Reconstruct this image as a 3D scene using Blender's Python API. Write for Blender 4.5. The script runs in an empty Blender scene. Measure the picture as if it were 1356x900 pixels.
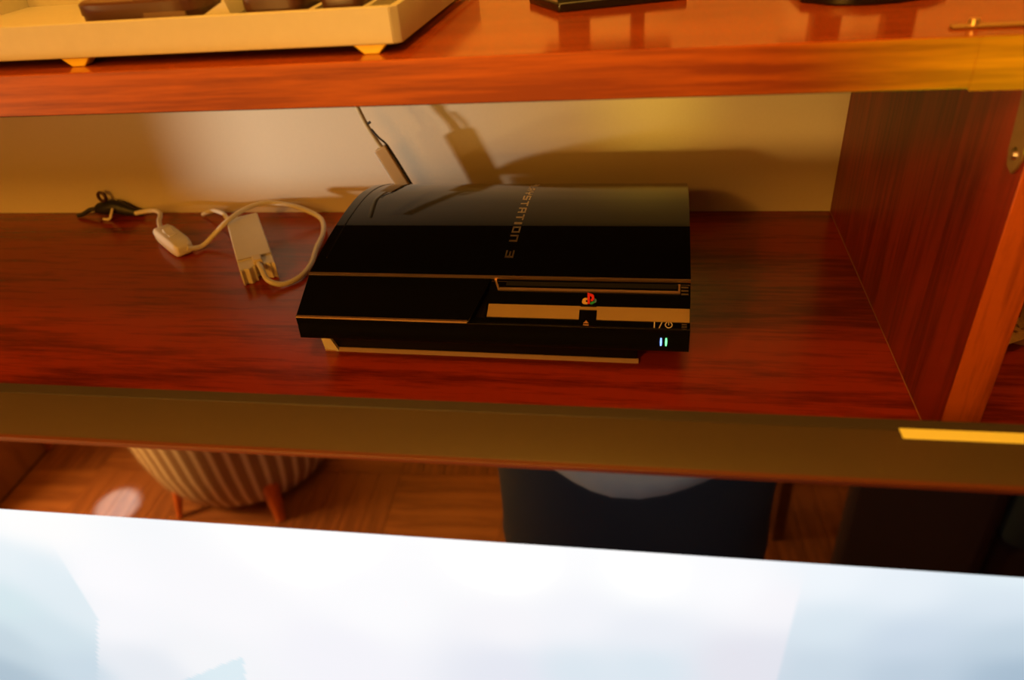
import bpy, bmesh, math, random
from mathutils import Vector, Matrix, noise
random.seed(7)
S = bpy.context.scene
COL = S.collection
MM = 0.001
def V(x, y, z): return Vector((x*MM, y*MM, z*MM))

# ------------------------------------------------------------------ camera
# units of every helper below are millimetres; top of the lower shelf is z = 0, x right, y to the back wall
CAM = (129.4, -481.9, 369.6); YAW, PITCH, ROLL = -0.2179, 0.5963, -0.0945; FPX = 975.2
cd = bpy.data.cameras.new('camera'); cam = bpy.data.objects.new('camera', cd); COL.objects.link(cam)
fw = Vector((math.sin(YAW)*math.cos(PITCH), math.cos(YAW)*math.cos(PITCH), -math.sin(PITCH)))
r0 = Vector((math.cos(YAW), -math.sin(YAW), 0)); u0 = r0.cross(fw)
rt = math.cos(ROLL)*r0 + math.sin(ROLL)*u0; up = -math.sin(ROLL)*r0 + math.cos(ROLL)*u0
M = Matrix((rt, up, -fw)).transposed().to_4x4(); M.translation = V(*CAM); cam.matrix_world = M
cd.sensor_width = 23.6; cd.sensor_fit = 'HORIZONTAL'; cd.lens = FPX/1356*23.6
cd.clip_start = 0.01; cd.clip_end = 50
cd.dof.use_dof = True; cd.dof.focus_distance = 0.62; cd.dof.aperture_fstop = 3.4
S.camera = cam
S.view_settings.view_transform = 'Standard'; S.view_settings.look = 'None'
S.view_settings.gamma = 1; S.view_settings.use_curve_mapping = False
S.view_settings.exposure = 0.0

# ------------------------------------------------------------------ light
w = bpy.data.worlds.new('world'); S.world = w; w.use_nodes = True
w.node_tree.nodes['Background'].inputs[0].default_value = (0.55, 0.65, 0.9, 1)
w.node_tree.nodes['Background'].inputs[1].default_value = 0.3
def lamp(name, kind, loc, target, energy, color, **kw):
    l = bpy.data.lights.new(name, kind); l.energy = energy; l.color = color
    for k, v in kw.items(): setattr(l, k, v)
    o = bpy.data.objects.new(name, l); COL.objects.link(o); o.location = V(*loc)
    o.rotation_euler = (V(*target)-V(*loc)).to_track_quat('-Z', 'Y').to_euler()
    return o
WARM = (1.0, 0.42, 0.055)
lamp('ceiling_lamp_light', 'POINT', (90, -720, 1330), (0, 0, 0), 19, WARM, shadow_soft_size=0.07)
lamp('window_gap_light', 'SPOT', (-2480, -690, -33), (-360, 319, 95), 290, (1.0, 0.88, 0.74), shadow_soft_size=0.06, spot_size=math.radians(9), spot_blend=1.0)
lamp('room_fill_light', 'AREA', (-950, -2300, 850), (100, 100, 0), 24, (1.0, 0.38, 0.025), size=1.3)
lamp('front_fill_light', 'AREA', (-800, -1450, 1050), (-100, 0, 0), 9, (1.0, 0.42, 0.05), size=0.2)  # added unseen light for the console's base trim and corner
lamp('low_room_light', 'SPOT', (-1100, -2700, 245), (250, 319, 110), 160, (1.0, 0.54, 0.11), shadow_soft_size=0.11, spot_size=math.radians(13), spot_blend=1.0)
lamp('upper_wall_light', 'AREA', (60, -60, 1250), (0, 319, 560), 6, (1.0, 0.50, 0.06), size=0.5)  # added unseen light, brightens the wall mirrored in the upper shelf
lamp('yellow_low_light', 'SPOT', (720, -650, -320), (415, -65, 262), 80, (0.68, 1.0, 0.01), shadow_soft_size=0.015, spot_size=math.radians(25), spot_blend=0.8)  # added unseen source, throws the yellow glow on the shelf's front edge
lamp('wall_glint_light', 'SPOT', (-950, -2500, 330), (128, 319, 132), 110, (1.0, 0.72, 0.06), shadow_soft_size=0.04, spot_size=math.radians(2.6), spot_blend=0.9)
lamp('left_floor_light', 'AREA', (-1750, -900, -250), (-900, -1350, -900), 42, (1.0, 0.62, 0.22), size=0.3)  # added unseen light, brightens the left of the striped chair
lamp('floor_glint_light', 'SPOT', (-1900, -2300, 1300), (-1215, -1212, -1050), 1500, (0.5, 0.8, 1.0), shadow_soft_size=0.01, spot_size=math.radians(2.7), spot_blend=0.3)  # added spot, stands in for the window's reflection in the parquet

# ------------------------------------------------------------------ materials
MATS = {}
def mat(name, color, rough=0.5, metal=0.0, bump=0.0, scale=200, vary=0.0, spec=0.5, coat=0.0, emis=None, estr=0):
    if name in MATS: return MATS[name]
    m = bpy.data.materials.new(name); m.use_nodes = True; nt = m.node_tree; b = nt.nodes['Principled BSDF']
    b.inputs['Base Color'].default_value = (*color, 1); b.inputs['Roughness'].default_value = rough
    b.inputs['Metallic'].default_value = metal; b.inputs['Specular IOR Level'].default_value = spec
    b.inputs['Coat Weight'].default_value = coat; b.inputs['Coat Roughness'].default_value = 0.03
    tc = nt.nodes.new('ShaderNodeTexCoord'); nz = nt.nodes.new('ShaderNodeTexNoise')
    nz.inputs['Scale'].default_value = scale; nz.inputs['Detail'].default_value = 3
    nt.links.new(tc.outputs['Object'], nz.inputs['Vector'])
    if vary:
        mx = nt.nodes.new('ShaderNodeMix'); mx.data_type = 'RGBA'
        mx.inputs[6].default_value = (*[c*(1-vary) for c in color], 1); mx.inputs[7].default_value = (*[min(1, c*(1+vary)) for c in color], 1)
        nt.links.new(nz.outputs['Fac'], mx.inputs[0]); nt.links.new(mx.outputs[2], b.inputs['Base Color'])
    if bump:
        bp = nt.nodes.new('ShaderNodeBump'); bp.inputs['Strength'].default_value = bump; bp.inputs['Distance'].default_value = 0.0005
        nt.links.new(nz.outputs['Fac'], bp.inputs['Height']); nt.links.new(bp.outputs[0], b.inputs['Normal'])
    if emis: b.inputs['Emission Color'].default_value = (*emis, 1); b.inputs['Emission Strength'].default_value = estr
    MATS[name] = m; return m
def wood(name, light, dark, axis='x', rough=0.3, spec=0.5, stretch=14, scale=22, ring=1.0):
    """grain streaks running along one axis, with broad cathedral figure"""
    if name in MATS: return MATS[name]
    m = bpy.data.materials.new(name); m.use_nodes = True; nt = m.node_tree; b = nt.nodes['Principled BSDF']
    b.inputs['Roughness'].default_value = rough; b.inputs['Specular IOR Level'].default_value = spec
    tc = nt.nodes.new('ShaderNodeTexCoord'); mp = nt.nodes.new('ShaderNodeMapping')
    sc = [scale, scale, scale]; sc['xyz'.index(axis)] = scale/stretch; mp.inputs['Scale'].default_value = sc
    nt.links.new(tc.outputs['Object'], mp.inputs['Vector'])
    n1 = nt.nodes.new('ShaderNodeTexNoise'); n1.inputs['Scale'].default_value = 7; n1.inputs['Detail'].default_value = 6; n1.inputs['Roughness'].default_value = 0.65
    n2 = nt.nodes.new('ShaderNodeTexNoise'); n2.inputs['Scale'].default_value = 0.45; n2.inputs['Detail'].default_value = 2
    nt.links.new(mp.outputs[0], n1.inputs['Vector']); nt.links.new(mp.outputs[0], n2.inputs['Vector'])
    mu = nt.nodes.new('ShaderNodeMath'); mu.operation = 'MULTIPLY'; mu.inputs[1].default_value = 26*ring
    nt.links.new(n2.outputs['Fac'], mu.inputs[0])
    sn = nt.nodes.new('ShaderNodeMath'); sn.operation = 'SINE'; nt.links.new(mu.outputs[0], sn.inputs[0])
    ma = nt.nodes.new('ShaderNodeMath'); ma.operation = 'MULTIPLY_ADD'; ma.inputs[1].default_value = 0.10
    nt.links.new(sn.outputs[0], ma.inputs[0]); nt.links.new(n1.outputs['Fac'], ma.inputs[2])
    cr = nt.nodes.new('ShaderNodeValToRGB'); cr.color_ramp.elements[0].position = 0.34; cr.color_ramp.elements[0].color = (*dark, 1)
    cr.color_ramp.elements[1].position = 0.58; cr.color_ramp.elements[1].color = (*light, 1)
    nt.links.new(ma.outputs[0], cr.inputs[0]); nt.links.new(cr.outputs[0], b.inputs['Base Color'])
    bp = nt.nodes.new('ShaderNodeBump'); bp.inputs['Strength'].default_value = 0.06; bp.inputs['Distance'].default_value = 0.0003
    nt.links.new(n1.outputs['Fac'], bp.inputs['Height']); nt.links.new(bp.outputs[0], b.inputs['Normal'])
    MATS[name] = m; return m
REDWOOD = wood('red_wood_laminate', (0.32, 0.030, 0.005), (0.155, 0.014, 0.004), 'x', rough=0.22, stretch=11, scale=19, ring=1.2)
SIDEWOOD = wood('red_wood_upright', (0.33, 0.032, 0.006), (0.18, 0.016, 0.004), 'z', rough=0.42, spec=0.35, stretch=14, scale=18)
EDGEWOOD = wood('orange_wood_edging', (0.40, 0.090, 0.003), (0.22, 0.040, 0.002), 'x', rough=0.45, scale=26, stretch=22, spec=0.25)
EDGEUP = wood('orange_wood_upright_edging', (0.58, 0.120, 0.010), (0.34, 0.060, 0.006), 'z', rough=0.42, scale=30)
TOPWOOD = wood('polished_upper_shelf', (0.34, 0.060, 0.006), (0.24, 0.034, 0.004), 'x', rough=0.14)
WALL = mat('cream_wall_paint', (0.70, 0.60, 0.42), 0.75, bump=0.25, scale=350, vary=0.03)
CREAM = mat('cream_painted_wood', (0.52, 0.49, 0.40), 0.5, bump=0.15, scale=120, vary=0.05)
YELLOW = mat('yellow_rubber', (0.85, 0.62, 0.03), 0.45)
GLOSS = mat('piano_black_shell', (0.003, 0.003, 0.003), 0.03, spec=0.38, coat=0.0)
BODY = mat('black_satin_plastic', (0.006, 0.005, 0.005), 0.22)
CHROME = mat('bronze_toned_chrome', (0.72, 0.50, 0.33), 0.42, metal=1.0)
BAND = mat('satin_bronze_band', (0.55, 0.38, 0.17), 0.45, metal=0.6)
WHITEP = mat('white_cable_plastic', (0.80, 0.74, 0.58), 0.42, vary=0.04, scale=60)
BLACKP = mat('black_cable_plastic', (0.012, 0.011, 0.010), 0.5)
BRASS = mat('dull_brass', (0.36, 0.22, 0.07), 0.5, metal=0.5, vary=0.2, scale=120)

# ------------------------------------------------------------------ helpers
def mesh_obj(name, bm, m, parent=None, smooth=False, bevel=0, angle=0.6):
    bmesh.ops.recalc_face_normals(bm, faces=bm.faces[:])
    me = bpy.data.meshes.new(name); bm.to_mesh(me); bm.free(); me.transform(Matrix.Scale(MM, 4))
    o = bpy.data.objects.new(name, me); COL.objects.link(o)
    for q in (m if isinstance(m, (list, tuple)) else [m]): me.materials.append(q)
    if parent: o.parent = parent
    if bevel:
        b = o.modifiers.new('bevel', 'BEVEL'); b.width = bevel*MM; b.segments = 3; b.limit_method = 'ANGLE'; b.angle_limit = 0.6
    if smooth or bevel:
        for p in me.polygons: p.use_smooth = True
        try: me.set_sharp_from_angle(angle=angle if not bevel else 1.2)
        except Exception: pass
    return o
def thing(name, label, cat, loc=(0, 0, 0), rot=(0, 0, 0), group=None):
    o = bpy.data.objects.new(name, None); COL.objects.link(o); o.location = V(*loc); o.rotation_euler = rot
    o.empty_display_size = 0.02; tag(o, label, cat, group); return o
def tag(o, label, cat, group=None):
    o['label'] = label; o['category'] = cat
    if group: o['group'] = group
    return o
def struct(o): o['kind'] = 'structure'; return o
def box(bm, x0, x1, y0, y1, z0, z1, mi=0):
    vs = [bm.verts.new((x, y, z)) for x in (x0, x1) for y in (y0, y1) for z in (z0, z1)]
    for f in ((0,1,3,2), (4,6,7,5), (0,4,5,1), (2,3,7,6), (0,2,6,4), (1,5,7,3)):
        fc = bm.faces.new([vs[i] for i in f]); fc.material_index = mi
    return vs
def obox(*a): bm = bmesh.new(); box(bm, *a); return bm
def prism(bm, poly, axis, a, b, mi=0):
    """poly: 2-d points in the other two axes (in xyz order), extruded from a to b along axis"""
    def P(p, t):
        q = list(p); q.insert('xyz'.index(axis), t); return q
    A = [bm.verts.new(P(p, a)) for p in poly]; B = [bm.verts.new(P(p, b)) for p in poly]; n = len(poly)
    fs = [bm.faces.new(A), bm.faces.new(B[::-1])]
    for i in range(n): fs.append(bm.faces.new((A[i], A[(i+1) % n], B[(i+1) % n], B[i])))
    for f in fs: f.material_index = mi
    return A+B
def loft(bm, rings, cap=True):
    R = [[bm.verts.new(p) for p in r] for r in rings]; n = len(rings[0])
    for a, b in zip(R, R[1:]):
        for i in range(n): bm.faces.new((a[i], a[(i+1) % n], b[(i+1) % n], b[i]))
    if cap: bm.faces.new(R[0][::-1]); bm.faces.new(R[-1])
    return R
def ell(cx, cy, z, rx, ry, n=24, pw=2.0, rot=0):
    o = []
    for i in range(n):
        t = 2*math.pi*i/n; c, s = math.cos(t), math.sin(t)
        x = rx*math.copysign(abs(c)**(2/pw), c); y = ry*math.copysign(abs(s)**(2/pw), s)
        o.append((cx+x*math.cos(rot)-y*math.sin(rot), cy+x*math.sin(rot)+y*math.cos(rot), z))
    return o
def smooth_path(pts, n=8):
    P = [Vector(p) for p in pts]; out = []
    for i in range(len(P)-1):
        a = P[i-1] if i else P[0]*2-P[1]; b = P[i]; c = P[i+1]; d = P[i+2] if i+2 < len(P) else P[-1]*2-P[-2]
        for k in range(n):
            t = k/n
            out.append(0.5*((2*b)+(c-a)*t+(2*a-5*b+4*c-d)*t*t+(3*b-a-3*c+d)*t**3))
    out.append(P[-1]); return out
def tube(bm, pts, r, seg=10, n=8):
    path = smooth_path(pts, n) if n > 1 else [Vector(p) for p in pts]
    R = r if isinstance(r, (list, tuple)) else None; rings = []; nrm = None
    for i, p in enumerate(path):
        t = (path[min(i+1, len(path)-1)]-path[max(i-1, 0)]).normalized()
        if nrm is None: nrm = t.orthogonal().normalized()
        nrm = (nrm-t*nrm.dot(t)).normalized(); bn = t.cross(nrm)
        if R: f = i/(len(path)-1)*(len(R)-1); k = min(int(f), len(R)-2); rr = R[k]+(R[k+1]-R[k])*(f-k)
        else: rr = r
        rings.append([p+(nrm*math.cos(a)+bn*math.sin(a))*rr for a in [2*math.pi*j/seg for j in range(seg)]])
    loft(bm, rings)
def ball(bm, c, r, seg=16, rings=10, sc=(1, 1, 1)):
    m = Matrix.Translation(c) @ Matrix.Diagonal((r*sc[0], r*sc[1], r*sc[2], 1))
    bmesh.ops.create_uvsphere(bm, u_segments=seg, v_segments=rings, radius=1, matrix=m)

# ------------------------------------------------------------------ the room
FZ, CZ = -1050, 1500; XL, XR, YF, YB = -2600, 2600, -3400, 319.5
o = struct(mesh_obj('wall_back', obox(XL-100, XR+100, YB, YB+100, FZ, CZ), WALL))
struct(mesh_obj('wall_front', obox(XL-100, XR+100, YF-100, YF, FZ, CZ), WALL))
struct(mesh_obj('wall_right', obox(XR, XR+100, YF, YB, FZ, CZ), WALL))
bm = bmesh.new()                                   # left wall with a window opening
box(bm, XL-100, XL, YF, -1500, FZ, CZ); box(bm, XL-100, XL, -400, YB, FZ, CZ)
box(bm, XL-100, XL, -1500, -400, FZ, -350); box(bm, XL-100, XL, -1500, -400, 1000, CZ)
struct(mesh_obj('wall_left', bm, WALL))
struct(mesh_obj('ceiling', obox(XL-100, XR+100, YF-100, YB+100, CZ, CZ+80), mat('white_ceiling_paint', (0.72, 0.68, 0.6), 0.9)))
PARQ = wood('parquet_oak', (0.34, 0.12, 0.03), (0.20, 0.06, 0.016), 'x', rough=0.45, scale=14)
PARQY = wood('parquet_oak_turned', (0.30, 0.10, 0.026), (0.17, 0.052, 0.014), 'y', rough=0.45, scale=14)
fl = struct(mesh_obj('floor', obox(XL-100, XR+100, YF-100, YB+100, FZ-80, FZ-4), PARQ))
pm = {}
def plank_mesh(turn):
    if turn not in pm:
        o_ = mesh_obj('plank', obox(-149.3, 149.3, -29.3, 29.3, -6, 4) if not turn else obox(-29.3, 29.3, -149.3, 149.3, -6, 4), PARQ if not turn else PARQY, fl, bevel=0)
        pm[turn] = o_.data; return o_
    o_ = bpy.data.objects.new('plank', pm[turn]); COL.objects.link(o_); o_.parent = fl; return o_
for i in range(-6, 5):
    for j in range(0, 4):
        cx, cy, t = i*300, -900-j*300, (i+j) % 2
        for k in range(5):
            o_ = plank_mesh(t); off = (k-2)*60
            o_.location = V(cx+(off if t else 0), cy+(0 if t else off), FZ-4+random.uniform(-0.4, 0.4))
wf = mat('white_window_paint', (0.75, 0.73, 0.68), 0.4)
bm = bmesh.new()
for a in ((-1500, -1440, -350, 1000), (-460, -400, -350, 1000), (-1440, -460, -350, -290), (-1440, -460, 940, 1000), (-975, -925, -290, 940)):
    box(bm, XL-70, XL-20, a[0], a[1], a[2], a[3])
win = struct(mesh_obj('window_1', bm, wf, bevel=3))
g = bpy.data.materials.new('window_glass'); g.use_nodes = True; gb = g.node_tree.nodes['Principled BSDF']
gb.inputs['Transmission Weight'].default_value = 1; gb.inputs['Roughness'].default_value = 0.0; gb.inputs['IOR'].default_value = 1.45
for a in ((-1440, -975), (-925, -460)):
    mesh_obj('pane', obox(XL-50, XL-46, a[0], a[1], -290, 940), g, win)

# ------------------------------------------------------------------ wall unit
XD, TD, YFR, H, TU = 326.7, 23.7, -65.0, 245.3, 25.6
unit = thing('shelf_unit', 'red-brown wood wall shelf unit with orange front edging, holding the black console', 'shelf unit', (0, 0, 0))
X0, X1 = -1226, 1100
def board(name, x0, x1, z0, z1, top, edge, label=None):
    o = mesh_obj(name, obox(x0, x1, YFR+1.2, YB-0.3, z0, z1), top, unit)
    if label: o['label'] = label
    e = mesh_obj('front_edging', obox(x0, x1, YFR, YFR+1.2, z0, z1), edge, o, bevel=0.5)
    return o
board('lower_shelf', X0, X1, -25, 0, REDWOOD, EDGEWOOD)
us = board('upper_shelf', X0, X1, H, H+TU, TOPWOOD, EDGEWOOD, 'polished upper shelf with orange wood front edge')
mesh_obj('underside', obox(X0, X1, YFR+1.4, YB-0.4, H-0.7, H-0.02), mat('underside_shade', (0.035, 0.014, 0.008), 0.8), us)  # dark sheet paints shade under the board, keeps the lid's reflection black
# loosened length of edging that sags a little at the right end
mesh_obj('edging_strip', obox(288.5, X1, YFR-0.2, YFR-0.02, H-1.3, H+TU-0.2), EDGEWOOD, us)
def upright(x, z0, z1, name='divider'):
    o = mesh_obj(name, obox(x, x+TD, YFR+1.2, YB-0.3, z0, z1), SIDEWOOD, unit)
    mesh_obj('front_edging', obox(x, x+TD, YFR, YFR+1.2, z0, z1), EDGEUP, o, bevel=0.5); return o
dv = upright(XD, 0, H)
upright(X0+2, 0, H, 'side_panel'); upright(X1-TD-2, 0, H, 'side_panel')
for x in (X0+2, X1-TD-2): upright(x, FZ, -25, 'side_panel')
mesh_obj('back_panel', obox(X0+30, X1-30, YB-12, YB-0.5, -520, -25), SIDEWOOD, unit)
# pale glue seam along the foot of the divider
bm = bmesh.new()
y = 300
while y > -60:
    l = random.uniform(6, 26)
    if random.random() < 0.75: box(bm, XD-0.7, XD, y-l, y, 0, 0.7)
    y -= l+random.uniform(0, 5)
mesh_obj('glue_seam', obox(XD-0.6, XD, -64, 318, 0, 0.5), mat('pale_glue', (0.34, 0.14, 0.06), 0.5), dv)
# hinge plate on the divider's left face
bm = bmesh.new(); prism(bm, [(-63, 250-5), (-40, 245), (-45, 205), (-49, 197), (-56, 195), (-60, 200), (-63, 206)], 'x', XD-2.0, XD)
hp = mesh_obj('hinge_plate', bm, BRASS, dv, bevel=0.5)
bm = bmesh.new(); bmesh.ops.create_cone(bm, cap_ends=True, segments=20, radius1=3.6, radius2=2.2, depth=1.6, matrix=Matrix.Translation((XD-2.8, -54.3, 206)) @ Matrix.Rotation(-math.pi/2, 4, 'Y'))
sc_ = mesh_obj('screw', bm, mat('bright_screw', (0.75, 0.55, 0.3), 0.3, metal=1), hp, smooth=True)

# stand cabinet the television rests on
cab = thing('low_cabinet', 'low wooden cabinet under the television in front of the shelf unit', 'cabinet', (0, -250, FZ))
mesh_obj('body', obox(-900, 900, -170, 160, 60, 480), SIDEWOOD, cab, bevel=2)
mesh_obj('worktop', obox(-915, 915, -185, 165, 480, 506), REDWOOD, cab, bevel=2)
mesh_obj('plinth', obox(-880, 880, -140, 150, 0, 60), BODY, cab)
for k in range(3):
    dr = mesh_obj('door', obox(-895+600*k, -305+600*k, -186, -171, 66, 474), SIDEWOOD, cab, bevel=2)
    bm = bmesh.new(); tube(bm, [(-360+600*k, -186, 240), (-360+600*k, -202, 250), (-360+600*k, -202, 300), (-360+600*k, -186, 310)], 4)
    mesh_obj('handle', bm, BRASS, dr, smooth=True)

# ------------------------------------------------------------------ television (local frame: top front edge centre)
tv = thing('television', 'wide flat television with glossy dark bezel and bright pale picture before the shelf', 'television', (50, -207.6, 100), (0, 0.022, 0.0332))
TX = 520; BZ = 62.6; TT = 48.3; SH = 560
MIR = mat('glossy_smoked_bezel', (0.40, 0.36, 0.33), 0.03, metal=1.0)
TVTOP = mat('brown_black_tv_plastic', (0.060, 0.040, 0.024), 0.36, bump=0.05, scale=300)
bm = bmesh.new(); prism(bm, [(1.2, -1.5), (3, 0), (TT, 0), (TT+28, -30), (TT+28, -SH-60), (1.2, -SH-60)], 'x', -TX, TX)
mesh_obj('casing', bm, TVTOP, tv, bevel=0.8)
bm = bmesh.new()
for a in ((-TX, TX, -BZ, -2.8), (-TX, TX, -SH-60, -SH), (-TX, -TX+55, -SH, -BZ), (TX-55, TX, -SH, -BZ)): box(bm, a[0], a[1], 0, 1.2, a[2], a[3])
mesh_obj('bezel', bm, MIR, tv)
mesh_obj('top_edge_trim', obox(-TX, TX, -0.3, 3, -2.8, 0.25), mat('reddish_brown_trim', (0.10, 0.022, 0.007), 0.4), tv, bevel=0.4)
mesh_obj('rear_ridge', obox(-TX, TX, TT-8.4, TT+0.4, -1, 0.5), mat('dark_tv_ridge', (0.026, 0.017, 0.012), 0.6), tv, bevel=0.4)
st = mesh_obj('adhesive_strip', obox(214, 400, TT-15.2, TT-7.2, 0, 0.9), mat('yellow_strip', (0.80, 0.80, 0.25), 0.5), tv, bevel=0.6); st['label'] = 'narrow yellow strip along the top edge'  # narrow yellow strip on the right part of the TV top
# screen picture: pale cloud shapes; colours are what the panel shows (flat content, one colour per grid point)
SCR = [(-323, 12, 250, 252, 252), (-295, 16, 250, 251, 251), (-342, 51, 225, 238, 245), (-369, 104, 205, 228, 235), (-393, 154, 188, 210, 222), (-418, 204, 165, 190, 206), (-308, 96, 218, 233, 241), (-317, 64, 220, 235, 243), (-351, 138, 203, 223, 233), (-275, 59, 247, 248, 252), (-285, 111, 243, 245, 250), (-333, 185, 195, 215, 228), (-277, 171, 225, 232, 240), (-227, 158, 240, 243, 247), (-190, 81, 245, 246, 250), (-120, 132, 240, 241, 248), (-82, 68, 248, 249, 252), (-121, 14, 255, 255, 255), (7, 28, 255, 255, 255), (4, 80, 243, 243, 248), (1, 131, 225, 229, 240), (43, 124, 215, 228, 238), (44, 67, 240, 242, 248), (87, 25, 254, 255, 255), (90, 76, 232, 236, 244), (92, 112, 214, 228, 238), (147, 100, 225, 225, 235), (138, 26, 250, 251, 254), (160, 37, 244, 243, 248), (164, 97, 224, 226, 236), (185, 14, 238, 245, 251), (192, 54, 214, 228, 238), (192, 101, 198, 214, 227), (224, 16, 230, 239, 247), (235, 63, 200, 215, 230), (243, 96, 184, 202, 218), (275, 1, 225, 238, 245), (279, 22, 214, 227, 238), (291, 55, 190, 208, 222), (301, 87, 162, 184, 203)]
def cell(x, d):
    return (x < -298-max(0, d-112)*0.41 and d > 25, x > 171.5 and d > 8)
SCRC = [(px, pd, c1, c2, c3, cell(px, pd)) for px, pd, c1, c2, c3 in SCR]
def scrcol(x, d):
    sw = 0; c = [0, 0, 0]; me_ = cell(x, d); fl_ = max(0.08, 1-(d-25)/50); fr = max(0.1, 1-d/40)
    for px, pd, c1, c2, c3, ce in SCRC:
        q = ((px-x)**2+(pd-d)**2)/900.0
        wgt = 1/(q+0.5)**2*(1 if ce == me_ else fr if ce[1] != me_[1] else fl_)
        sw += wgt; c[0] += wgt*c1; c[1] += wgt*c2; c[2] += wgt*c3
    c = [v/sw for v in c]
    if d > 144 and d > 169-(x+233)*0.68 and x < -196-(d-144)*0.2: c = [c[0]-24, c[1]-9, c[2]-5]
    return [min(1.0, (v/255)**2.2*(1.03 if min(c) > 250 else 1)) for v in c]
bm = bmesh.new(); cl = bm.verts.layers.float_color.new('picture')
gx = [-TX+55+i*(TX-55-420)/3 for i in range(3)]+[-420+i*740/300 for i in range(301)]+[TX-55-(TX-55-320)*(1-i/5) for i in range(1, 6)]
gd = [i*215/100 for i in range(101)]+[215+(SH-BZ-215)*i/6 for i in range(1, 7)]
nx, nz = len(gx)-1, len(gd)-1
g_ = [[None]*(nz+1) for _ in range(nx+1)]
for i, x in enumerate(gx):
    for j, d in enumerate(gd):
        v = bm.verts.new((x, 0.9, -BZ-d)); c = scrcol(x, min(d, 205)); v[cl] = (*c, 1); g_[i][j] = v
for i in range(nx):
    for j in range(nz): bm.faces.new((g_[i][j], g_[i+1][j], g_[i+1][j+1], g_[i][j+1]))
sm = bpy.data.materials.new('lit_screen'); sm.use_nodes = True; nt = sm.node_tree; b = nt.nodes['Principled BSDF']
at = nt.nodes.new('ShaderNodeAttribute'); at.attribute_name = 'picture'
nt.links.new(at.outputs['Color'], b.inputs['Emission Color']); b.inputs['Emission Strength'].default_value = 1.02
b.inputs['Base Color'].default_value = (0.01, 0.01, 0.01, 1); b.inputs['Roughness'].default_value = 0.5; b.inputs['Specular IOR Level'].default_value = 0.1
so = mesh_obj('screen', bm, sm, tv)
bm = bmesh.new()
prism(bm, [(-170, 0), (170, 0), (170, 70), (-170, 70)], 'z', -SH-72, -SH-60); mesh_obj('stand_neck', bm, BODY, tv)

# ------------------------------------------------------------------ console
PROT = -0.0119
con = thing('game_console', 'glossy black game console with arched lid and bronze chrome trim lying on the lower shelf', 'game console', (0, 0, 0), (0, 0, PROT))
W2 = 162.5
ARC = [(41, 69.6), (50, 71.6), (62, 74.0), (75, 76.4), (90, 79), (105, 81.0), (120, 82.6), (139, 84.0), (158, 84.6), (172, 84.2), (188, 82.6), (204, 79.6), (222, 74.9), (238, 69.3), (252, 63.5), (263, 57), (270, 50), (273, 45)]
def arcz(y):
    for (a, b), (c, d) in zip(ARC, ARC[1:]):
        if a <= y <= c: return b+(d-b)*(y-a)/(c-a)
    return 45
def fas(t): return (t*41, 50+t*19.6)              # point on the sloping fascia, 0 = lip, 1 = shell edge
def side_x(bm, poly, a, b): return prism(bm, poly, 'x', a, b)
# arched lid: 3 mm thick skin with ends
bm = bmesh.new(); lid = [(y, z) for y, z in ARC]
dense = [Vector((0, y, z)) for y, z in ARC]; dense = smooth_path(dense, 4)
prism(bm, [(p.y, p.z) for p in dense]+[(268, 42), (41, 64)], 'x', -W2, W2)
mesh_obj('lid', bm, GLOSS, con, smooth=True, angle=0.5, bevel=0)
# thin side rims seen as the second line on the left end of the lid
bm = bmesh.new()
tube(bm, [(-W2+9, y, z+0.05) for y, z in ARC[2:15]], 0.55, 6, 3)
mesh_obj('lid_seam', bm, BODY, con, smooth=True)
# main body under the lid
bm = bmesh.new(); prism(bm, [(6, 30), (4, 44), (41, 62), (266, 40), (262, 30)], 'x', -W2+1.5, W2-1.5)
mesh_obj('body', bm, BODY, con, bevel=0.8)
# lower lip
bm = bmesh.new(); prism(bm, [(-1.0, 30), (-0.4, 40.2), (0.0, 41), (0.0, 49.5), (10, 49), (10, 30)], 'x', -W2, W2)
mesh_obj('front_lip', bm, mat('lip_black', (0.004, 0.004, 0.004), 0.25, spec=0.3), con, bevel=0.3)
# left fascia: hinged flap standing proud of the right part
def slab(t0, t1, h0, h1, x0, x1):
    n = Vector((-19.6, 41)).normalized(); a, b = Vector(fas(t0)), Vector(fas(t1))
    return [tuple(a+n*h0), tuple(b+n*h0), tuple(b+n*h1), tuple(a+n*h1)]
bm = bmesh.new(); prism(bm, [(0.2, 50.4), (40.6, 69.8), (42, 64), (4, 46)], 'x', -W2, -12)
vs = list(bm.verts)
for v in vs:
    if v.co.x > -20 and v.co.y > 20: v.co.x = 1.5
mesh_obj('card_flap', bm, GLOSS, con, bevel=0.6)
mesh_obj('flap_edge_line', (lambda b: (prism(b, [(-0.5, 49.9), (0.1, 51.0), (1.8, 51.4), (1.8, 49.9)], 'x', -W2, -13), b)[1])(bmesh.new()), mat('dim_bronze', (0.22, 0.13, 0.08), 0.5, metal=0.6), con)
# right fascia: recessed
bm = bmesh.new(); prism(bm, slab(0, 1, -5, -1.6, 0, 0), 'x', 0, W2)
mesh_obj('fascia', bm, GLOSS, con, bevel=0.4)
# chrome line under the lid, full width
bm = bmesh.new(); prism(bm, [(39.3, 68.4), (38.9, 70.1), (41.0, 71.0), (42.2, 69.0)], 'x', -W2, W2)
mesh_obj('lid_trim', bm, CHROME, con)
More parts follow.
